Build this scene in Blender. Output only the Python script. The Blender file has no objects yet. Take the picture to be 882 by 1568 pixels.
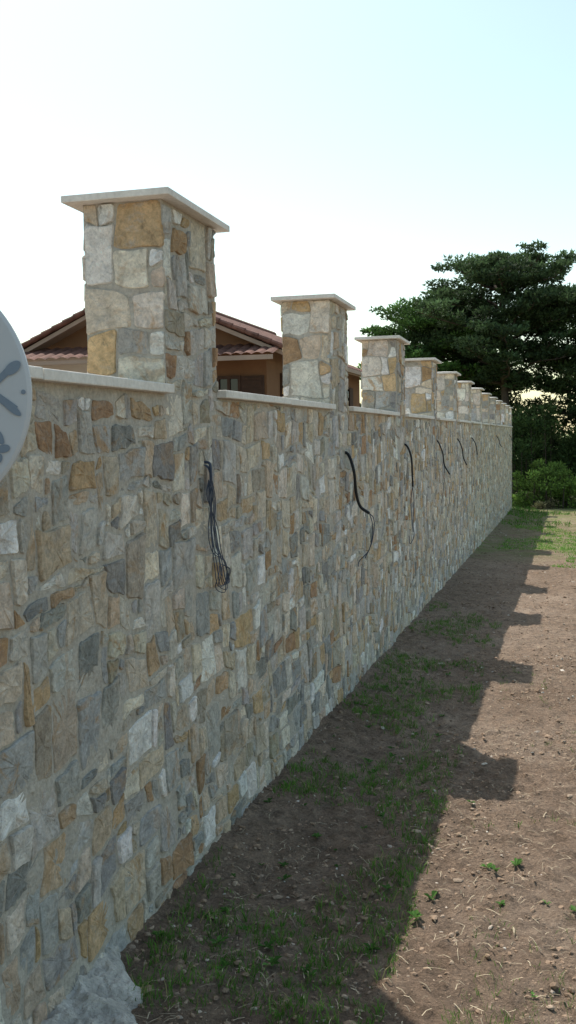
import bpy, math, random
import numpy as np
from mathutils import Vector, Matrix, noise
random.seed(23); np.random.seed(7)
R=random.random
def U_(a,b): return a+(b-a)*random.random()
scene=bpy.context.scene
COL=scene.collection

# ------------------------------------------------------------ helpers
def link(o,parent=None):
    COL.objects.link(o)
    if parent: o.parent=parent
    return o
def empty(name):
    e=bpy.data.objects.new(name,None); COL.objects.link(e); return e
class MB:
    def __init__(s): s.v=[];s.f=[];s.c=[];s.m=[]
    def add(s,vs,fs,col=None,mi=0):
        b=len(s.v); s.v.extend(vs)
        for f in fs: s.f.append(tuple(i+b for i in f)); s.m.append(mi)
        if col is not None: s.c.extend([col]*len(vs))
    def box(s,x0,x1,y0,y1,z0,z1,col=None,mi=0):
        s.add([(x0,y0,z0),(x1,y0,z0),(x1,y1,z0),(x0,y1,z0),(x0,y0,z1),(x1,y0,z1),(x1,y1,z1),(x0,y1,z1)],
              [(0,3,2,1),(4,5,6,7),(0,1,5,4),(1,2,6,5),(2,3,7,6),(3,0,4,7)],col,mi)
    def tube(s,pts,rad,n=6,col=None,mi=0):
        pts=[Vector(p) for p in pts]; vs=[];fs=[]
        for k,p in enumerate(pts):
            t=(pts[min(k+1,len(pts)-1)]-pts[max(k-1,0)])
            if t.length<1e-6: t=Vector((0,0,1))
            t.normalize()
            a=t.cross(Vector((0.31,0.2,0.93)))
            if a.length<.05: a=t.cross(Vector((1,0,0)))
            a.normalize(); b=t.cross(a)
            r=rad[k] if isinstance(rad,(list,tuple)) else rad
            for q in range(n):
                an=2*math.pi*q/n
                vs.append(tuple(p+a*r*math.cos(an)+b*r*math.sin(an)))
        for k in range(len(pts)-1):
            for q in range(n):
                fs.append((k*n+q,k*n+(q+1)%n,(k+1)*n+(q+1)%n,(k+1)*n+q))
        fs.append(tuple(range(n))[::-1]); fs.append(tuple((len(pts)-1)*n+q for q in range(n)))
        s.add(vs,fs,col,mi)
    def obj(s,name,mats,parent=None,smooth=False,bevel=0):
        me=bpy.data.meshes.new(name); me.from_pydata(s.v,[],s.f)
        for m in (mats if isinstance(mats,(list,tuple)) else [mats]): me.materials.append(m)
        if any(s.m): me.polygons.foreach_set('material_index',s.m)
        if s.c:
            a=me.color_attributes.new('col','FLOAT_COLOR','POINT')
            a.data.foreach_set('color',np.array(s.c,dtype=np.float32).ravel())
        if smooth: me.polygons.foreach_set('use_smooth',[True]*len(me.polygons))
        me.update()
        o=bpy.data.objects.new(name,me); link(o,parent)
        if bevel:
            m=o.modifiers.new('b','BEVEL'); m.width=bevel; m.segments=2; m.limit_method='ANGLE'
        return o

class NT:
    def __init__(s,name):
        s.mat=bpy.data.materials.new(name); s.mat.use_nodes=True
        s.t=s.mat.node_tree; s.n=s.t.nodes; s.l=s.t.links
        s.b=s.n['Principled BSDF']; s.b.inputs['Roughness'].default_value=.9
        s.b.inputs['Specular IOR Level'].default_value=.25
        s.tc=s.n.new('ShaderNodeTexCoord').outputs['Object']
    def noise(s,scale,detail=4,rough=.6,vec=None,dist=0):
        n=s.n.new('ShaderNodeTexNoise'); n.inputs['Scale'].default_value=scale
        n.inputs['Detail'].default_value=detail; n.inputs['Roughness'].default_value=rough
        n.inputs['Distortion'].default_value=dist
        s.l.new(vec or s.tc,n.inputs['Vector']); return n.outputs['Fac']
    def ramp(s,fac,stops):
        r=s.n.new('ShaderNodeValToRGB'); e=r.color_ramp.elements
        while len(e)<len(stops): e.new(.5)
        for k,(p,c) in enumerate(stops):
            e[k].position=p
            e[k].color=(c,c,c,1) if isinstance(c,(int,float)) else (*c,1)
        s.l.new(fac,r.inputs[0]); return r.outputs[0]
    def mix(s,fac,a,b,mode='MIX'):
        m=s.n.new('ShaderNodeMix'); m.data_type='RGBA'; m.blend_type=mode
        for k,x in ((0,fac),(6,a),(7,b)):
            if isinstance(x,bpy.types.NodeSocket): s.l.new(x,m.inputs[k])
            elif k==0: m.inputs[0].default_value=x
            else: m.inputs[k].default_value=(*x,1)
        return m.outputs[2]
    def math(s,op,a,b=0):
        m=s.n.new('ShaderNodeMath'); m.operation=op
        for k,x in enumerate((a,b)):
            if isinstance(x,bpy.types.NodeSocket): s.l.new(x,m.inputs[k])
            else: m.inputs[k].default_value=x
        return m.outputs[0]
    def attr(s,name='col'):
        a=s.n.new('ShaderNodeAttribute'); a.attribute_name=name; return a
    def color(s,c):
        if isinstance(c,bpy.types.NodeSocket): s.l.new(c,s.b.inputs['Base Color'])
        else: s.b.inputs['Base Color'].default_value=(*c,1)
    def bump(s,h,dist=.01,strength=1.0,prev=None):
        b=s.n.new('ShaderNodeBump'); b.inputs['Distance'].default_value=dist
        b.inputs['Strength'].default_value=strength
        s.l.new(h,b.inputs['Height'])
        if prev: s.l.new(prev,b.inputs['Normal'])
        s.l.new(b.outputs[0],s.b.inputs['Normal']); return b.outputs[0]

# ------------------------------------------------------------ materials
def mat_stone():
    m=NT('rubble_stone'); a=m.attr()
    c=a.outputs['Color']; al=a.outputs['Alpha']
    mp=m.n.new('ShaderNodeVectorMath'); mp.operation='ADD'
    cmb=m.n.new('ShaderNodeCombineXYZ'); 
    s10=m.math('MULTIPLY',al,37.0)
    for k in range(3): m.l.new(s10,cmb.inputs[k])
    m.l.new(m.tc,mp.inputs[0]); m.l.new(cmb.outputs[0],mp.inputs[1]); v=mp.outputs[0]
    n1=m.noise(16,8,.72,v,.5); n2=m.noise(7,6,.65,v,1.0); n3=m.noise(85,6,.75,v)
    c=m.mix(1,c,m.ramp(n1,[(.28,.58),(.5,1.03),(.74,1.45)]),'MULTIPLY')
    st=m.math('MULTIPLY',m.ramp(n2,[(.53,0.),(.62,.8)]),al)
    c=m.mix(st,c,(.54,.33,.155))
    gs=m.ramp(m.noise(8,6,.68,v,1.2),[(.57,0.),(.67,.45)])
    c=m.mix(gs,c,(.42,.40,.37))
    ds=m.ramp(m.noise(19,6,.7,v,1.0),[(.60,0.),(.70,.6)])
    c=m.mix(ds,c,(.19,.145,.10))
    sm=m.ramp(m.noise(13,7,.75,None,.8),[(.55,0.),(.67,.55)])
    c=m.mix(sm,c,(.63,.57,.49))
    c=m.mix(1,c,m.ramp(n3,[(.3,.74),(.7,1.2)]),'MULTIPLY')
    m.color(c)
    h=m.math('ADD',m.math('MULTIPLY',n1,1.0),m.math('MULTIPLY',n3,.35))
    m.bump(h,.024,.95)
    return m.mat
def mat_mortar():
    m=NT('grey_mortar'); n1=m.noise(6,6,.65); n2=m.noise(60,6,.7)
    c=m.ramp(n1,[(.3,(.43,.39,.33)),(.55,(.54,.495,.42)),(.75,(.64,.59,.51))])
    c=m.mix(1,c,m.ramp(n2,[(.3,.70),(.7,1.15)]),'MULTIPLY'); m.color(c)
    m.bump(m.math('ADD',m.noise(16,5),m.math('MULTIPLY',n2,.5)),.02,.9)
    return m.mat
def mat_coping():
    m=NT('pale_stone_slab'); n=m.noise(5,6,.65); n2=m.noise(60,4)
    c=m.ramp(n,[(.3,(.68,.63,.56)),(.7,(.83,.79,.72))])
    c=m.mix(1,c,m.ramp(n2,[(.3,.85),(.7,1.04)]),'MULTIPLY'); m.color(c); m.bump(n2,.003,.6); m.b.inputs['Roughness'].default_value=.7
    return m.mat
def mat_ground():
    m=NT('dry_soil')
    n1=m.noise(.9,6,.65); n2=m.noise(11,8,.75); n3=m.noise(70,6,.78); n4=m.noise(2.6,4,.6)
    c=m.ramp(n1,[(.3,(.235,.158,.105)),(.5,(.315,.222,.155)),(.72,(.41,.305,.225))])
    c=m.mix(1,c,m.ramp(n2,[(.3,.45),(.5,1.0),(.72,1.45)]),'MULTIPLY')
    c=m.mix(1,c,m.ramp(n3,[(.32,.55),(.68,1.35)]),'MULTIPLY')
    sep=m.n.new('ShaderNodeSeparateXYZ'); m.l.new(m.tc,sep.inputs[0])
    y=sep.outputs[1]
    far=m.ramp(m.math('DIVIDE',y,60.0),[(.0,0.),(.28,.02),(.34,.75),(.41,.35),(.55,.6),(.7,1.)])
    f=m.math('MULTIPLY',m.ramp(m.math('ADD',m.math('MULTIPLY',n4,.6),m.math('MULTIPLY',n2,.4)),[(.40,0.),(.56,1.)]),far)
    g=m.mix(n3,(.08,.15,.02),(.17,.28,.04))
    c=m.mix(f,c,g)
    m.color(c)
    m.bump(m.math('ADD',n2,m.math('MULTIPLY',n3,.4)),.06,1.0)
    return m.mat
def mat_attr(name,rough=.9,trans=0,ns=30,spec=.2):
    m=NT(name); a=m.attr()
    c=m.mix(1,a.outputs['Color'],m.ramp(m.noise(ns,4),[(.3,.72),(.7,1.22)]),'MULTIPLY')
    m.color(c); m.b.inputs['Roughness'].default_value=rough
    m.b.inputs['Specular IOR Level'].default_value=spec
    if trans:
        tr=m.n.new('ShaderNodeBsdfTranslucent'); m.l.new(c,tr.inputs[0])
        mx=m.n.new('ShaderNodeMixShader'); mx.inputs[0].default_value=trans
        out=m.n['Material Output']
        m.l.new(m.b.outputs[0],mx.inputs[1]); m.l.new(tr.outputs[0],mx.inputs[2]); m.l.new(mx.outputs[0],out.inputs[0])
    return m.mat
def mat_plain(name,c,rough=.7,var=.12,ns=8,bump=0,spec=.3):
    m=NT(name); n=m.noise(ns,5,.6)
    m.color(m.mix(1,c,m.ramp(n,[(.3,1-var),(.7,1+var)]),'MULTIPLY'))
    m.b.inputs['Roughness'].default_value=rough; m.b.inputs['Specular IOR Level'].default_value=spec
    if bump: m.bump(m.noise(ns*6,4),bump,.8)
    return m.mat
STONE=mat_stone(); MORT=mat_mortar(); COPE=mat_coping(); SOIL=mat_ground()
LEAF=mat_attr('foliage',.75,.35,3); GRASS=mat_attr('grass_blades',.7,.35,8); ROCK=mat_attr('clods_and_gravel',.95,0,60)
BARK=mat_plain('bark',(.085,.065,.05),.95,.35,4,.02)

SL=-.035
def gz(y): return SL*min(max(y,-30),45)

# ------------------------------------------------------------ wall
PAL=[((.48,.465,.43),18),((.62,.58,.51),17),((.35,.34,.31),11),((.66,.56,.43),17),((.76,.68,.55),16),((.62,.44,.26),7),((.47,.30,.175),4),((.90,.86,.78),10),((.45,.395,.30),7),((.62,.49,.36),10)]
PALP=[((.50,.475,.43),12),((.38,.365,.32),7),((.72,.60,.45),20),((.80,.72,.59),22),((.65,.46,.26),9),((.89,.85,.76),14),((.49,.32,.18),4)]
def pick(pal):
    c=random.choices([p[0] for p in pal],[p[1] for p in pal])[0]; k=U_(.85,1.1)
    return (min(.9,c[0]*k*U_(.96,1.04)),min(.88,c[1]*k),min(.84,c[2]*k*U_(.94,1.06)),R())
def stones(mb,nu,nv,P,mask,mapf,wr,hr,pal,gap=(.005,.012),proud=(.004,.015),clampf=None,big=.5):
    occ=[[not mask(i,j) for j in range(nv)] for i in range(nu)]
    rects=[]
    def fits(i,j,w,h):
        if i+w>nu or j+h>nv: return False
        return not any(occ[a][b] for a in range(i,i+w) for b in range(j,j+h))
    def put(i,j,w,h):
        for a in range(i,i+w):
            for b in range(j,j+h): occ[a][b]=True
        rects.append((i,j,w,h))
    for _ in range(int(nu*nv/9*big*2)):
        w=random.choice(wr); h=random.choice(hr)
        if w*h<6: continue
        i=random.randrange(nu); j=random.randrange(nv)
        if fits(i,j,w,h): put(i,j,w,h)
    order=[(i,j) for i in range(nu) for j in range(nv)]
    for (i,j) in order:
        if occ[i][j]: continue
        w=random.choice(wr); h=random.choice(hr)
        while not fits(i,j,w,h):
            if w>1 and (R()<.5 or h==1): w-=1
            elif h>1: h-=1
            else: break
        put(i,j,w,h)
    for (i,j,w,h) in rects:
        pts=[(i+a,j) for a in range(w)]+[(i+w,j+b) for b in range(h)]+[(i+w-a,j+h) for a in range(w)]+[(i,j+h-b) for b in range(h)]
        pp=[P(a,b) for a,b in pts]
        if clampf: pp=[clampf(i,j,w,h,p) for p in pp]
        pp=[Vector(p) for p in pp]; n=len(pp)
        cor=[0,w,w+h,2*w+h,n]; qq=list(pp)
        for s in range(4):
            a,b=cor[s],cor[s+1]
            for k in range(a+1,b):
                t_=(k-a)/(b-a); ch=pp[a%n].lerp(pp[b%n],t_); qq[k]=pp[k].lerp(ch,.55)
        pp=qq
        g=U_(*gap); q=[]
        for k in range(n):
            e1=(pp[k]-pp[k-1]); e2=(pp[(k+1)%n]-pp[k])
            if e1.length<1e-5:e1=Vector((1e-4,0))
            if e2.length<1e-5:e2=Vector((1e-4,0))
            e1.normalize(); e2.normalize()
            nn=Vector((-e1.y-e2.y,e1.x+e2.x))
            if nn.length<.3: nn=Vector((-e1.y,e1.x))
            nn.normalize(); q.append(pp[k]+nn*g*(1.3 if e1.dot(e2)<.5 else U_(.6,1.2)))
        r=[]
        for k in range(n):
            a=q[k]; b=q[(k+1)%n]; e=U_(.05,.18)
            r.append(a*(1-e)+b*e); r.append(a.lerp(b,.5)+Vector((U_(-.003,.003),U_(-.003,.003)))); r.append(a*e+b*(1-e))
        c=sum(r,Vector((0,0)))/len(r); n=len(r)
        d0=U_(*proud); tx=U_(-.06,.06); ty=U_(-.06,.06)
        vs=[];fs=[]
        for (sc,dd,jt) in ((1.0,-.012,0),(.985,.4,.001),(.945,.95,.0015),(.55,1.0,.0028)):
            for p in r:
                u=p-c; pq=c+u*sc
                dep=dd if dd<0 else d0*dd+(u.x*tx+u.y*ty)*sc+U_(-jt,jt)
                vs.append(mapf(pq.x,pq.y,dep))
        vs.append(mapf(c.x,c.y,d0+U_(-.004,.004)))
        for t in range(3):
            for k in range(n):
                fs.append((t*n+k,t*n+(k+1)%n,(t+1)*n+(k+1)%n,(t+1)*n+k))
        for k in range(n): fs.append((3*n+k,3*n+(k+1)%n,4*n))
        mb.add(vs,fs,pick(pal))

SP=2.842; CW=SP/54; CH=.0515
PY0=3.43; PC=11; PL=PC*CW; NP=13; TH=.32
WT=1.845; PT=2.565
wall=empty('stone_boundary_wall')
IP=108
Y0=PY0-IP*CW
NU=IP+12*54+PC+4
YEND=Y0+NU*CW
NVtop=14
def pil(i): return (i-IP)%54<PC and (i-IP)//54>=-2
jit={}
def P(i,j):
    k=(i,j)
    if k not in jit:
        y=Y0+i*CW; z=PT-j*CH
        w=noise.noise_vector(Vector((y*2.3,z*2.3,3.1)))
        w2=noise.noise_vector(Vector((y*.8,z*.8,9.1)))
        y+=U_(-.36,.36)*CW+w.x*.065+w2.x*.05; z+=U_(-.36,.36)*CH+w.y*.06+w2.y*.04
        jit[k]=(y,-z)
    return jit[k]
def mask(i,j):
    y=Y0+i*CW
    if j<NVtop: return pil(i)
    return PT-j*CH>gz(y)-.12
def clampf(i,j,w,h,p):
    y,nz=p; z=-nz
    z=min(z,PT)
    if j<NVtop:
        k=(i-IP)//54; a=PY0+k*SP
        y=min(max(y,a-.004),a+PL+.004)
        z=max(z,WT-.03) if j+h<=NVtop else z
    else:
        if not pil(i) or not pil(i+w-1): z=min(z,WT-.002)
    return (min(y,YEND),-z)
mbw=MB()
NV=int((PT-gz(39)+.2)/CH)
def mapw(u,v,d): return (d,u,-v)
stones(mbw,NU,NV,P,mask,mapw,[1,2,2,2,2,3,3,3,4],[1,2,2,2,3,3,3,4],PAL,clampf=clampf,big=.5)
def facegrid(nu,nv,w,h,ox,oz):
    jj={}
    def PP(i,j):
        if (i,j) not in jj:
            u=ox+i*w/nu; v=oz+j*h/nv
            if 0<i<nu: u+=U_(-.3,.3)*w/nu
            else: u+=U_(-.01,.006)*(1 if i==nu else -1)
            if 0<j<nv: v+=U_(-.32,.32)*h/nv
            jj[(i,j)]=(u,v)
        return jj[(i,j)]
    return PP
for k in range(-2,NP):
    a=PY0+k*SP
    hh=PT-WT+.09
    stones(mbw,5,10,facegrid(5,10,TH+.012,hh,-TH-.004,WT-.09),lambda i,j:True,lambda u,v,d,a=a:(u,a-d,v),[2,2,3,3],[2,2,3,3],PALP,proud=(.004,.013),gap=(.003,.008))
    stones(mbw,4,9,facegrid(4,9,TH,hh,0,WT-.09),lambda i,j:True,lambda u,v,d,a=a:(-u,a+PL+d,v),[2,2,3],[1,2,2,3],PALP)
    stones(mbw,8,9,facegrid(8,9,PL,hh,-a-PL,WT-.09),lambda i,j:True,lambda u,v,d:(-TH-d,-u,v),[2,2,3],[1,2,2,3],PALP)
so=mbw.obj('facing_stones',STONE,wall,smooth=False)
mc=MB()
def grid(mb,nu,nv,fn,flip=False):
    vs=[fn(i/nu,j/nv) for j in range(nv+1) for i in range(nu+1)]
    fs=[]
    for j in range(nv):
        for i in range(nu):
            q=(j*(nu+1)+i,j*(nu+1)+i+1,(j+1)*(nu+1)+i+1,(j+1)*(nu+1)+i)
            fs.append(q[::-1] if flip else q)
    mb.add(vs,fs)
def mface(s,t):
    y=Y0+.001+(YEND-Y0)*(s**1.6); z0=gz(y)-.3; z=z0+(WT-z0)*t
    return (noise.noise(Vector((y*5,z*5,0)))*.005+noise.noise(Vector((y*22,z*22,5)))*.004+.003,y,z)
grid(mc,900,60,mface)
mc.box(-TH,-.012,Y0,YEND,-2.2,WT-.001)
for k in range(-2,NP):
    a=PY0+k*SP
    mc.box(-TH+.002,.001,a+.000,a+PL+.001,WT-.1,PT)
mc.obj('mortar_core',MORT,wall)
cp=MB()
for k in range(-2,NP):
    a=PY0+k*SP+PL+.003; b=PY0+(k+1)*SP-.018 if k<NP-1 else YEND
    if b-a<.1: b=a+.2
    m=(a+b)/2+U_(-.25,.25) 
    for (s,e) in ((a,m-.002),(m+.002,b)):
        dz=U_(-.002,.002); dx=U_(-.004,.004)
        cp.box(-TH-.045,.045+dx,s,e,WT+dz,WT+.034+dz)
cp.obj('wall_coping',COPE,wall,bevel=.004)
pc=MB()
for k in range(-2,NP):
    a=PY0+k*SP; tx=U_(-.006,.006)
    x0,x1,y0,y1=-TH-.06,.055+tx,a-.06,a+PL+.07
    z0,z1=PT,PT+.026; e=.0
    cx_,cy_=(x0+x1)/2,(y0+y1)/2
    pc.add([(x0,y0,z0),(x1,y0,z0),(x1,y1,z0),(x0,y1,z0),(x0,y0,z1),(x1,y0,z1),(x1,y1,z1),(x0,y1,z1),(cx_,cy_-.1,z1+.02),(cx_,cy_+.1,z1+.02)],
      [(0,3,2,1),(0,1,5,4),(1,2,6,5),(2,3,7,6),(3,0,4,7),(4,5,8),(5,6,9,8),(6,7,9),(7,4,8,9)])
pc.obj('pillar_caps',COPE,wall,bevel=.003)

# ------------------------------------------------------------ conduits & cables
BLK=mat_plain('black_conduit_plastic',(.012,.012,.014),.45,.2,20)
WIRE=mat_plain('blue_grey_cable',(.05,.065,.10),.5,.3,12)
def spline(pts,n=8):
    out=[]; p=[Vector(a) for a in pts]; p=[p[0]*2-p[1]]+p+[p[-1]*2-p[-2]]
    for k in range(1,len(p)-2):
        for s in range(n):
            t=s/n; a,b,c,d=p[k-1],p[k],p[k+1],p[k+2]
            out.append(.5*((2*b)+(c-a)*t+(2*a-5*b+4*c-d)*t*t+(3*b-a-3*c+d)*t**3))
    out.append(p[-2]); return out
def conduit(pts,r,name='electrical_conduit',wire=None):
    mb=MB(); mb.tube(spline(pts),r,8)
    if wire: 
        for w in wire: mb.tube(spline(w),.0035,5,mi=1)
    mb.obj(name,[BLK,WIRE],smooth=True)
yy=6.72
conduit([(-.03,yy,1.55),(.03,yy-.02,1.54),(.075,yy-.04,1.42),(.085,yy-.02,1.27),(.11,yy,1.17),(.17,yy+.02,1.12)],.011,
  wire=[[(.17,yy+.02,1.12),(.20,yy+.03,1.08),(.20,yy+.02,.98),(.17,yy,.86),(.10,yy,.78),(.09,yy,.74)],[(.17,yy+.02,1.12),(.19,yy+.03,1.04),(.18,yy+.02,.90),(.14,yy,.80)]])
yy=9.6
conduit([(-.03,yy,1.57),(.03,yy,1.56),(.075,yy,1.45),(.085,yy,1.3),(.09,yy,1.15)],.010,
  wire=[[(.09,yy,1.15),(.10,yy,1.0),(.09,yy,.8),(.10,yy,.66),(.06,yy,.58),(.05,yy,.66)],[(.09,yy,1.15),(.07,yy,1.0),(.08,yy,.8),(.09,yy,.7)]])
for k,Lk in ((3,.42),(4,.40),(5,.3),(8,.3),(11,.25)):
    yy=PY0+k*SP+.45; L=Lk
    conduit([(-.03,yy,1.58),(.03,yy,1.57),(.09,yy,1.57-L*.35),(.11,yy,1.57-L*.7),(U_(.12,.2),yy,1.57-L)],.009,
      wire=[[(.11,yy,1.57-L*.7),(.1,yy,1.4-L),(.07,yy,1.2-L)]] if k==3 else None)
mb=MB()
for k,e in enumerate((-.05,-.02,.01,.035,.06)):
    o=U_(-.012,.012)
    mb.tube(spline([(-.02,3.80,1.56),(.03,3.80+o,1.55),(.045,3.80+e*.6,1.42),(.04,3.80+o+U_(-.05,.05),1.28),(.05,3.84+o+e,1.14),(.05,3.88+e,1.05),(.045,3.97+e*.5,1.05),(.04,3.96+o,1.13),(.035,3.86+e,1.20),(.035,3.82+e,1.30),(.035,3.80-e*.6,1.43),(.03,3.80,1.5)]),.0019,5)
for k in range(2):
    yy=3.92+U_(-.02,.02); r=U_(.04,.06)
    mb.tube([(.045+.008*math.sin(t*3),yy+r*1.3*math.cos(t),1.07+r*math.sin(t)) for t in [q*2*math.pi/20 for q in range(21)]],.0019,5)
mb.tube(spline([(-.02,3.81,1.57),(.03,3.81,1.57),(.04,3.80,1.53),(.04,3.80,1.5)]),.006,6)
mb.obj('hanging_cable_coil',WIRE,smooth=True)

# ------------------------------------------------------------ ground
def axis(segs):
    out=[]
    for a,b,s in segs:
        n=max(1,int(round((b-a)/s))); out+= [a+(b-a)*k/n for k in range(n)]
    out.append(segs[-1][1]); return out
xs=axis([(-600,-60,90),(-60,-6,9),(-6,-.4,.8),(-.4,2.6,.022),(2.6,5,.12),(5,12,.7),(12,60,8),(60,600,90)])
ys=axis([(-600,-60,90),(-60,-4,8),(-4,1.5,.4),(1.5,6.5,.022),(6.5,12,.06),(12,24,.16),(24,50,.6),(50,90,5),(90,900,90)])
def gh(x,y):
    z=gz(y)
    if -1<x<12 and -1<y<50:
        z+=noise.noise(Vector((x*1.1,y*1.1,1)))*.035
        z+=noise.noise(Vector((x*5,y*5,2)))*.018
        if y<16:
            f=noise.noise(Vector((x*14,y*14,3)))
            z+=f*.014+max(0,noise.noise(Vector((x*25,y*25,7)))-.05)*.034
        if x<.6: z+=.05*max(0,(.6-x)/.6)**2
    return z
vs=[(x,y,gh(x,y)) for y in ys for x in xs]; nx=len(xs)
fs=[(j*nx+i,j*nx+i+1,(j+1)*nx+i+1,(j+1)*nx+i) for j in range(len(ys)-1) for i in range(nx-1)]
g=MB(); g.add(vs,fs); g.obj('ground',SOIL,smooth=True)

t=(1+5**.5)/2
ICO=[Vector(v).normalized() for v in [(-1,t,0),(1,t,0),(-1,-t,0),(1,-t,0),(0,-1,t),(0,1,t),(0,-1,-t),(0,1,-t),(t,0,-1),(t,0,1),(-t,0,-1),(-t,0,1)]]
ICF=[(0,11,5),(0,5,1),(0,1,7),(0,7,10),(0,10,11),(1,5,9),(5,11,4),(11,10,2),(10,7,6),(7,1,8),(3,9,4),(3,4,2),(3,2,6),(3,6,8),(3,8,9),(4,9,5),(2,4,11),(6,2,10),(8,6,7),(9,8,1)]
rk=MB()
def rock(x,y,s,col,flat=.6):
    a=R()*6.28; ca,sa=math.cos(a),math.sin(a); z=gh(x,y); e=U_(.6,1.7)
    vs=[]
    for v in ICO:
        k=s*U_(.6,1.2); px,py,pz=v.x*k*e,v.y*k,v.z*k*flat
        vs.append((x+px*ca-py*sa,y+px*sa+py*ca,z+pz+s*flat*.15))
    rk.add(vs,ICF,col)
def rcol(pale=1):
    q=R()
    if q<.76: c=(.31,.218,.15)
    elif q<.93 or not pale: c=(.39,.295,.215)
    elif q<.98: c=(.49,.41,.33)
    else: c=(.64,.58,.50)
    k=U_(.7,1.15); return (c[0]*k,c[1]*k,c[2]*k,1)
for _ in range(40000):
    y=1.9+7*R()**1.5; x=U_(.0,3.2); clump=noise.noise(Vector((x*1.6,y*1.6,20)))
    if R()>.48+clump: continue
    rock(x,y,min(.015,.0032*math.exp(random.gauss(.3,.6))),rcol(),U_(.4,.8))
for _ in range(9000):
    y=8+20*R()**1.3; x=U_(.0,4)
    rock(x,y,min(.028,.006*math.exp(random.gauss(.3,.5))),rcol(),U_(.4,.7))
for _ in range(22):
    y=U_(2.2,9); x=U_(.1,2.6); rock(x,y,U_(.014,.026),rcol(0),U_(.3,.5))
rk.obj('loose_gravel_and_clods',ROCK)

st=MB()
for _ in range(5600):
    y=2+9*R()**1.4; x=U_(.05,3); L=U_(.012,.06); a=R()*6.28; w=U_(.0006,.0016)
    z=gh(x,y)+U_(.003,.010); dz=U_(-.006,.010); dx,dy=math.cos(a)*L,math.sin(a)*L; wx,wy=-math.sin(a)*w,math.cos(a)*w
    k=U_(.5,1.15); b=U_(-.003,.003)
    st.add([(x-wx,y-wy,z),(x+wx,y+wy,z),(x+dx/2+wx+b,y+dy/2+wy,z+dz+.003),(x+dx/2-wx+b,y+dy/2-wy,z+dz+.003),(x+dx+wx,y+dy+wy,z+dz),(x+dx-wx,y+dy-wy,z+dz)],[(0,1,2,3),(3,2,4,5)],(.52*k,.43*k,.30*k,1))
st.obj('dry_straw_litter',ROCK)

gr=MB()
def blade(x,y,h,w,col,lean=.5):
    a=R()*6.28; z=gh(x,y)-.004; b=R()*6.28; wx,wy=math.cos(b)*w,math.sin(b)*w
    lx,ly=math.cos(a)*lean*h,math.sin(a)*lean*h
    gr.add([(x-wx,y-wy,z),(x+wx,y+wy,z),(x+lx*.35+wx*.8,y+ly*.35+wy*.8,z+h*.6),(x+lx*.35-wx*.8,y+ly*.35-wy*.8,z+h*.6),(x+lx,y+ly,z+h*U_(.8,1))],[(0,1,2,3),(3,2,4)],col)
def gcol(b=1):
    k=U_(.7,1.3)*b; q=R()
    c=(.085,.19,.03) if q<.6 else ((.13,.25,.045) if q<.9 else (.28,.25,.11))
    return (c[0]*k,c[1]*k,c[2]*k,1)
def tuft(x,y,n,h,r,w=.0018,b=1):
    for _ in range(n):
        a=R()*6.28; q=r*R()**.7
        blade(x+q*math.cos(a),y+q*math.sin(a),h*U_(.4,1.1),w*U_(.6,1.3),gcol(b),U_(.2,1.1))
for _ in range(3900):
    y=2.5+9*R()**1.2; x=.06+.85*R()**1.1; d=noise.noise(Vector((x*1.7,y*1.1,31)))
    if d<-.05+U_(-.12,.12): continue
    tuft(x,y,random.randint(4,11),U_(.02,.07),U_(.01,.045),.0017,1.2)
for _ in range(360):
    y=2+6*R(); x=U_(1.0,2.8); d=noise.noise(Vector((x*1.4,y*1.4,44)))
    if d<.10: continue
    tuft(x,y,random.randint(4,9),U_(.02,.05),U_(.01,.04),.0014)
for _ in range(1300):
    tuft(1.12+abs(random.gauss(0,.28)),2.0+abs(random.gauss(0,.42)),5,U_(.02,.055),.03,.0011,1.2)
for _ in range(4200):
    y=U_(16.5,28); x=U_(.4,4.5); d=noise.noise(Vector((x*.7,y*.25,31)))
    if d<-.12: continue
    tuft(x,y,5,U_(.03,.07),.08,.006,1.7)
for _ in range(2600):
    y=U_(28,44); x=U_(-.5,6)
    if noise.noise(Vector((x*.7,y*.3,12)))<-.0 : continue
    tuft(x,y,4,U_(.05,.16),.12,.010,1.2)
def weed(x,y,s,b=1):
    for _ in range(random.randint(6,11)):
        a=R()*6.28; L=s*U_(.6,1.1); w=L*.28; z=gh(x,y)+.005; ca,sa=math.cos(a),math.sin(a); up=U_(.2,.8)*L
        k=U_(.8,1.2)*b
        gr.add([(x,y,z),(x+ca*L*.5-sa*w,y+sa*L*.5+ca*w,z+up*.7),(x+ca*L,y+sa*L,z+up*.8),(x+ca*L*.5+sa*w,y+sa*L*.5-ca*w,z+up*.7)],[(0,1,2,3)],(.08*k,.18*k,.035*k,1))
for _ in range(70): weed(U_(.06,.9),U_(2.8,8.5),U_(.012,.035))
for _ in range(14): weed(U_(1.0,2.4),U_(2.6,6),U_(.02,.035),1.3)
for p in ((.93,3.45),(.97,3.62),(.35,2.95),(.28,3.1),(.5,3.0)): weed(p[0],p[1],.04,1.2)
gr.obj('grass',GRASS)

hp=MB()
def heap(s,t_):
    y=1.2+1.66*s; x=.40*t_
    e=min(1,(1-s)*6)
    edge=.28*e*(.85+.7*noise.noise(Vector((y*6,0,8))))+.02
    k=max(0,1-x/edge)
    z=gz(y)+.03-.11*(k<=0)+ .07*k**.6+noise.noise(Vector((x*16,y*16,4)))*.026*(k>0)+noise.noise(Vector((x*45,y*45,4)))*.010*(k>0)+noise.noise(Vector((x*110,y*110,4)))*.005*(k>0)
    return (x,y,z)
grid(hp,240,60,heap)
hp.obj('mortar_spill',mat_plain('spilled_cement',(.52,.485,.43),.95,.35,18,.015),smooth=False)

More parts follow.
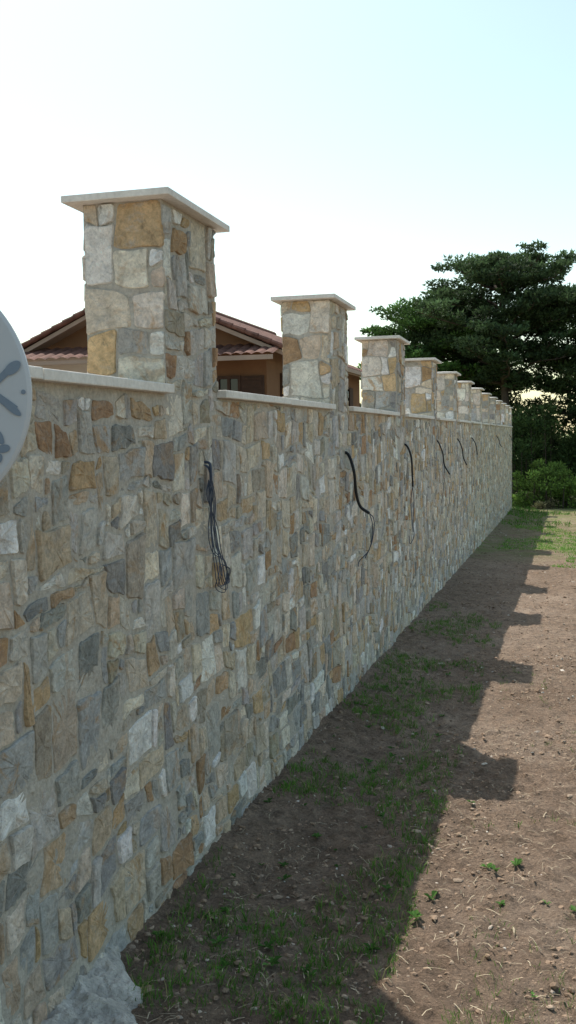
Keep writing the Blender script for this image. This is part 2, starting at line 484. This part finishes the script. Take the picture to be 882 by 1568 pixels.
# ------------------------------------------------------------ round sign on post
sg=empty('round_sign')
SIGN=mat_plain('sign_face',(.54,.56,.58),.45,.04,3); SGR=mat_plain('sign_print',(.20,.25,.31),.5,.1,6); MET=mat_plain('galvanised_post',(.35,.36,.37),.4,.1,9)
def disc(mb,r,th,n=96,bev=.006):
    rings=[(r-bev,th/2),(r,th/2-bev*.6),(r,-th/2+bev*.6),(r-bev,-th/2)]
    vs=[];fs=[]
    for rr,zz in rings:
        for k in range(n):
            a=2*math.pi*k/n; vs.append((rr*math.cos(a),-zz,rr*math.sin(a)))
    for q in range(3):
        for k in range(n): fs.append((q*n+k,q*n+(k+1)%n,(q+1)*n+(k+1)%n,(q+1)*n+k))
    fs.append(tuple(range(n))[::-1]); fs.append(tuple(3*n+k for k in range(n)))
    mb.add(vs,fs)
d=MB(); disc(d,.226,.022); do=d.obj('panel',SIGN,sg)
pr=MB(); yf=-.0135
def stroke(a,b,w0,w1):
    a=Vector(a);b=Vector(b); t_=(b-a).normalized(); n=Vector((-t_.y,t_.x))
    q=[a+n*w0,a-n*w0,b-n*w1,b+n*w1]; pr.add([(p.x,yf,p.y) for p in q],[(0,1,2,3)])
def blob(c,rx,rz,rot=0,n=20):
    pr.add([(c[0]+rx*math.cos(k*6.283/n)*math.cos(rot)-rz*math.sin(k*6.283/n)*math.sin(rot),yf-.0004,c[1]+rx*math.cos(k*6.283/n)*math.sin(rot)+rz*math.sin(k*6.283/n)*math.cos(rot)) for k in range(n)],[tuple(range(n))])
stroke((.115,-.035),(.195,.04),.003,.006); blob((.198,.040),.016,.009,.7)
stroke((.12,.035),(.20,-.03),.004,.007); blob((.195,-.028),.018,.006,-.7)
blob((.172,-.075),.006,.014,.4); blob((.178,-.095),.011,.007,.2); blob((.168,-.112),.007,.010,-.5)
pr.obj('printed_crossed_cutlery',SGR,sg)
rv=MB(); rv.add([(.214+.004*math.cos(k*.524),-.013,.0+.004*math.sin(k*.524)) for k in range(12)],[tuple(range(12))]); rv.obj('rivet',SGR,sg)
po=MB(); po.tube([(0,.03,-2.1),(0,.03,.12)],.02,14); po.box(-.06,.06,.012,.05,-.03,.0); po.box(-.06,.06,.012,.05,.08,.11); po.obj('post',MET,sg,smooth=False)
sg.location=(.34,1.40,1.76); sg.rotation_euler=(0,0,math.radians(22))

# ------------------------------------------------------------ house
ho=empty('house')
OCH=mat_plain('brown_ochre_render',(.17,.088,.045),.9,.15,2); WHI=mat_plain('white_render',(.66,.64,.60),.9,.06,2)
TIL=mat_plain('terracotta_tiles',(.155,.075,.055),.85,.45,5,.01); WOOD=mat_plain('dark_brown_wood',(.055,.028,.018),.7,.2,10); GLS=mat_plain('dark_window',(.02,.022,.025),.15,.1,2,0,.6)
HX0,HX1,HXM,HY0,HY1=-9.55,-4.15,-6.9,19.0,29.0; ZE=3.55; ZR=4.72
b=MB(); b.box(HX0,HX1,HY0,HY1,-1.5,ZE); b.add([(HX0,HY0,ZE),(HX1,HY0,ZE),(HXM,HY0,ZR-.1),(HX0,HY1,ZE),(HX1,HY1,ZE),(HXM,HY1,ZR-.1)],[(0,1,2),(3,5,4),(0,2,5,3),(1,4,5,2)])
b.obj('walls',OCH,ho)
b=MB(); b.box(HX0-.02,-7.35,HY0-.03,HY0-.004,-1.5,ZE-.1); b.obj('white_wall_panel',WHI,ho)
def roofslope(mb,xa,za,xb,zb,y0,y1,th=.0,per=.24,amp=.035):
    n=int((y1-y0)/per)*6; m=14
    L=math.hypot(xb-xa,zb-za); nxn,nzn=-(zb-za)/L,(xb-xa)/L
    if nzn<0: nxn,nzn=-nxn,-nzn
    vs=[];fs=[]
    for j in range(m+1):
        for i in range(n+1):
            y=y0+(y1-y0)*i/n; s=j/m; h=amp*abs(math.sin(math.pi*(y-y0)/per))+.012*((j%2))
            vs.append((xa+(xb-xa)*s+nxn*h,y,za+(zb-za)*s+nzn*h))
    for j in range(m):
        for i in range(n): fs.append((j*(n+1)+i,j*(n+1)+i+1,(j+1)*(n+1)+i+1,(j+1)*(n+1)+i))
    mb.add(vs,fs)
b=MB()
sl=(ZR-ZE)/(HXM-HX0)
roofslope(b,HXM,ZR+.06,HX0-.35,ZE-.35*sl+.06,HY0-.45,HY1+.3)
roofslope(b,HXM,ZR+.06,HX1+.45,ZE-.45*sl+.06,HY0-.45,HY1+.3)
b.tube([(HXM,HY0-.47,ZR+.08),(HXM,HY1+.3,ZR+.08)],.09,8)
for side in (-1,1):
    xe=HX0-.35 if side<0 else HX1+.45
    zz=ZE-.4*sl+.07
    for q in range(12):
        s0=q/12; s1=(q+1.15)/12
        pa=(HXM+(xe-HXM)*s0,HY0-.43,ZR+.05+(zz-ZR-.05)*s0); pb=(HXM+(xe-HXM)*s1,HY0-.43,ZR+.065+(zz-ZR-.065)*s1)
        b.tube([pa,pb],[.045,.062],8)
n=60; vs=[];fs=[]
for j in range(2):
    for i in range(n+1):
        x=-10.2+3.0*i/n; h=.04*abs(math.sin(math.pi*i/5))
        vs.append((x,HY0-.03-1.2*j,3.60-.32*j+h))
fs=[(i,i+1,n+2+i,n+1+i) for i in range(n)]; b.add(vs,fs)
n=44; vs=[]
for j in range(2):
    for i in range(n+1):
        x=-6.1+2.35*i/n; h=.04*abs(math.sin(math.pi*i/4))
        vs.append((x,HY0-.03-.9*j,3.52-.26*j+h))
b.add(vs,[(i,i+1,n+2+i,n+1+i) for i in range(n)])
b.obj('tiled_roof',TIL,ho,smooth=False)
b=MB()
for side in (-1,1):
    xe=HX0-.35 if side<0 else HX1+.45; ze=ZE-.4*sl-.02
    y0,y1=HY0-.40,HY1+.25
    vs=[(HXM,y0,ZR),(xe,y0,ze),(xe,y1,ze),(HXM,y1,ZR),(HXM,y0,ZR-.09),(xe,y0,ze-.09),(xe,y1,ze-.09),(HXM,y1,ZR-.09)]
    b.add(vs,[(0,1,2,3),(4,7,6,5),(0,4,5,1),(1,5,6,2),(2,6,7,3)])
    b.box(xe-.03 if side<0 else xe+.003,xe-.003 if side<0 else xe+.12,y0,y1,ze-.07,ze+.03)
b.box(-10.2,-7.2,HY0-1.25,HY0-1.2,3.17,3.25)
b.box(-6.1,-3.75,HY0-.97,HY0-.92,3.15,3.24)
b.obj('eaves_and_gutter',mat_plain('pale_eaves',(.36,.27,.21),.8,.1,3),ho)
b=MB(); g2=MB()
def win(x0,x1,z0,z1,face='f',yy=None):
    if face=='f':
        g2.box(x0,x1,HY0-.025,HY0-.003,z0,z1)
        b.box(x0-.06,x0,HY0-.07,HY0-.003,z0-.06,z1+.06); b.box(x1,x1+.06,HY0-.07,HY0-.003,z0-.06,z1+.06)
        b.box(x0,x1,HY0-.07,HY0-.003,z1,z1+.06); b.box((x0+x1)/2-.03,(x0+x1)/2+.03,HY0-.06,HY0-.026,z0,z1)
        for s in (x0-.56,x1+.07):
            b.box(s,s+.48,HY0-.06,HY0-.004,z0-.05,z1+.05)
            k=z0
            while k<z1: b.box(s+.04,s+.44,HY0-.078,HY0-.061,k,k+.035); k+=.075
    else:
        g2.box(HX1+.003,HX1+.025,x0,x1,z0,z1); 
        for s in (x0-.5,x1+.02): b.box(HX1+.003,HX1+.06,s,s+.48,z0-.05,z1+.05)
        b.box(HX1+.003,HX1+.05,x0,x1,z1,z1+.06)
win(-5.15,-4.75,1.1,2.85); win(-6.9,-6.4,1.1,2.85); win(-9.1,-8.55,2.2,3.0)
for q in (20.5,23.3,26.2): win(q,q+1.0,1.0,2.95,'s')
g2.obj('window_glass',GLS,ho); b.obj('frames_and_shutters',WOOD,ho)

# ------------------------------------------------------------ trees
def leafquads(mb_v,mb_f,mb_c,c,rad,n,size,base,updir=.35,drop=0):
    th=np.random.rand(n)*2*np.pi; u=np.random.rand(n)*2-1; rr=np.random.rand(n)**.45
    s=np.sqrt(1-u*u); d=np.stack([s*np.cos(th),s*np.sin(th),u],1)
    p=np.array(c)+d*rr[:,None]*np.array(rad)
    g=d*np.array([1,1,.5])+np.array([0,0,updir])+np.random.randn(n,3)*.45
    g/=np.linalg.norm(g,axis=1)[:,None]
    w=np.cross(g,np.random.randn(n,3)); w/=np.linalg.norm(w,axis=1)[:,None]
    L=size*(.6+.8*np.random.rand(n))[:,None]; W=L*.30
    v=np.stack([p-g*L*.3,p+w*W,p+g*L,p-w*W],1).reshape(-1,3)
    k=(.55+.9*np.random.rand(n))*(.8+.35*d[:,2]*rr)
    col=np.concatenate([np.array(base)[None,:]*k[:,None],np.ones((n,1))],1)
    off=sum(len(a) for a in mb_v)
    mb_v.append(v); mb_f.append(np.arange(n*4).reshape(-1,4)+off); mb_c.append(np.repeat(col,4,axis=0))
def leafobj(name,V,F,C,parent):
    V=np.concatenate(V);F=np.concatenate(F);C=np.concatenate(C)
    me=bpy.data.meshes.new(name); me.vertices.add(len(V)); me.vertices.foreach_set('co',V.astype(np.float32).ravel())
    me.loops.add(len(F)*4); me.loops.foreach_set('vertex_index',F.astype(np.int32).ravel())
    me.polygons.add(len(F)); me.polygons.foreach_set('loop_start',np.arange(len(F),dtype=np.int32)*4)
    me.update(calc_edges=True); me.validate()
    a=me.color_attributes.new('col','FLOAT_COLOR','POINT'); a.data.foreach_set('color',C.astype(np.float32).ravel())
    me.materials.append(LEAF); o=bpy.data.objects.new(name,me); link(o,parent)
def conifer(name,x,y,top,spread,zc0,nl,base=(.05,.085,.035),lean=(0,0),tr=.28,dens=150,rise=.25,rsr=(.38,.85),flat=(.32,.6)):
    e=empty(name); z0=gz(y)-.2; V,F,C=[],[],[]; mb=MB()
    H=top-z0
    tp=[(x+lean[0]*s*s+.12*math.sin(s*7),y+lean[1]*s,z0+H*.95*s) for s in [k/10 for k in range(11)]]
    mb.tube(tp,[tr*(1-.85*k/10) for k in range(11)],8)
    for k in range(nl):
        f=(k+R()*.7)/nl; z=zc0+(top-.5-zc0)*f; s=(z-z0)/(H*.95); s=min(s,1)
        bx=x+lean[0]*s*s+.12*math.sin(s*7); by=y+lean[1]*s
        az=k*2.4+U_(-.4,.4); env=(.75+.45*math.sin(math.pi*min(1,f*1.05)))*(1 if f<.85 else 1-.35*((f-.85)/.15))
        L=spread*env*U_(.55,1.15)
        ups=rise*U_(.4,1.7)*L*(1-.2*f)
        pts=[]
        for q in range(7):
            t_=q/6; pts.append((bx+math.cos(az)*L*t_+.12*math.sin(q*1.7+k),by+math.sin(az)*L*t_+.12*math.cos(q*1.3+k),min(z-.6+ups*(t_**.8)+.1*math.sin(q+k),top-.1)))
        mb.tube(pts,[max(.012,.085*(1-q/6.5)) for q in range(7)],5)
        nc=max(4,int(L*2.1))
        for q in range(nc):
            t_=.32+.68*(q+R()*.6)/nc; i=min(5,int(t_*6)); ff=t_*6-i
            p=Vector(pts[i]).lerp(Vector(pts[i+1]),min(1,ff))
            side=U_(-1,1)*.34*L*(1-.4*t_)
            c=(p.x-math.sin(az)*side,p.y+math.cos(az)*side,min(p.z+U_(-.05,.35),top-.2))
            mb.tube([tuple(p),c],[.02,.008],4)
            rs=U_(*rsr); k2=U_(.6,1.6)
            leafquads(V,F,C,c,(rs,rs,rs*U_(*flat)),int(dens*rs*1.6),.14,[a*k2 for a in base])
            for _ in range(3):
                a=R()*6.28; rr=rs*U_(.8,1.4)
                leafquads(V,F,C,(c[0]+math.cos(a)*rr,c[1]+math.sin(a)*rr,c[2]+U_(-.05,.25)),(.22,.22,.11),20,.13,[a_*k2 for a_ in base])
    mb.obj('trunk_and_limbs',BARK,e,smooth=True); leafobj('crown',V,F,C,e)
conifer('cypress_tree',-.6,46,10.3,3.6,4.0,44,rise=.3,base=(.07,.115,.05),rsr=(.34,.74),flat=(.32,.55),dens=180)
conifer('cypress_tree',-4.4,48,8.7,3.2,3.0,42,lean=(.6,0),base=(.085,.165,.045),rsr=(.34,.74),flat=(.28,.5),dens=180)
conifer('cypress_tree',2.9,47.5,9.0,2.8,1.2,36,base=(.075,.12,.045),dens=160)
conifer('cypress_tree',5.5,44,7.0,2.4,1.0,22,base=(.07,.10,.035))
conifer('cypress_tree',-1.9,49,6.2,2.0,1.5,22,base=(.07,.105,.04))
def bush(name,clumps,base,n=260,size=.11):
    e=empty(name); V,F,C=[],[],[]; mb=MB()
    for (x,y,z,r) in clumps:
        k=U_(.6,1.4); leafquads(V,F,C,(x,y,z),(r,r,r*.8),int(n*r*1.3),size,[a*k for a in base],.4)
        mb.tube([(x,y,gz(y)-.1),(x+U_(-.1,.1),y,z)],[.035,.01],5)
    mb.obj('stems',BARK,e); leafobj('leaves',V,F,C,e)
bush('dense_undergrowth',[(U_(-1.8,5),U_(43,46),U_(-1.2,2.6),U_(.4,.8)) for _ in range(70)],(.09,.145,.045),280,.12)
bush('green_bushes',[(U_(.1,4.5),U_(39.8,42),gz(42)+U_(.1,2.2)*U_(.3,1),U_(.2,.5)) for _ in range(90)],(.21,.32,.07),360,.09)
bush('dry_brush',[(U_(.2,4.5),U_(39.2,40.8),gz(42)+U_(.05,.6),U_(.15,.35)) for _ in range(26)],(.30,.26,.13),260,.09)
bush('background_hedge',[(U_(-14,22),U_(50,53),U_(-1.3,2.6),U_(.8,1.4)) for _ in range(170)],(.055,.09,.035),200,.24)
bush('oleander_shrub',[(U_(2.45,3.6),U_(25.5,27.5),U_(.9,3.3),U_(.2,.36)) for _ in range(16)],(.12,.17,.05),260,.10)

# ------------------------------------------------------------ light
sunv=Vector((-.43,.52,1.0)).normalized()
el=math.asin(sunv.z); az=math.atan2(sunv.x,sunv.y)
w=bpy.data.worlds.new('World'); scene.world=w; w.use_nodes=True
nt=w.node_tree; bg=nt.nodes['Background']; sk=nt.nodes.new('ShaderNodeTexSky'); sk.sky_type='NISHITA'; sk.sun_disc=False
sk.sun_elevation=el; sk.sun_rotation=az; sk.air_density=1.1; sk.dust_density=1.2; sk.ozone_density=1.0
mx=nt.nodes.new('ShaderNodeMix'); mx.data_type='RGBA'; mx.blend_type='MULTIPLY'; mx.inputs[0].default_value=1; mx.inputs[7].default_value=(1.50,1.50,1.25,1)
nt.links.new(sk.outputs[0],mx.inputs[6]); nt.links.new(mx.outputs[2],bg.inputs[0]); bg.inputs[1].default_value=.15
L=bpy.data.lights.new('sun','SUN'); L.energy=5.0; L.angle=math.radians(.5); L.color=(1,.95,.88)
so_=bpy.data.objects.new('sun',L); COL.objects.link(so_); so_.rotation_euler=(-sunv).to_track_quat('-Z','Y').to_euler()
scene.view_settings.view_transform='Standard'; scene.view_settings.look='None'; scene.view_settings.exposure=0

# ------------------------------------------------------------ camera
yaw=math.radians(15.16); pit=math.radians(4.54); rol=.016
F0=Vector((-math.sin(yaw),math.cos(yaw),0)); Rt=Vector((math.cos(yaw),math.sin(yaw),0)); Z=Vector((0,0,1))
Fw=(F0*math.cos(pit)-Z*math.sin(pit)); Up=(Z*math.cos(pit)+F0*math.sin(pit))
r2=Rt*math.cos(rol)-Up*math.sin(rol); u2=Up*math.cos(rol)+Rt*math.sin(rol)
M=Matrix(((r2.x,u2.x,-Fw.x,1.4),(r2.y,u2.y,-Fw.y,0),(r2.z,u2.z,-Fw.z,1.68),(0,0,0,1)))
cam=bpy.data.cameras.new('camera'); cam.sensor_fit='VERTICAL'; cam.sensor_height=36; cam.lens=1480/1568*36; cam.clip_end=3000; cam.clip_start=.05
co=bpy.data.objects.new('camera',cam); COL.objects.link(co); co.matrix_world=M; scene.camera=co
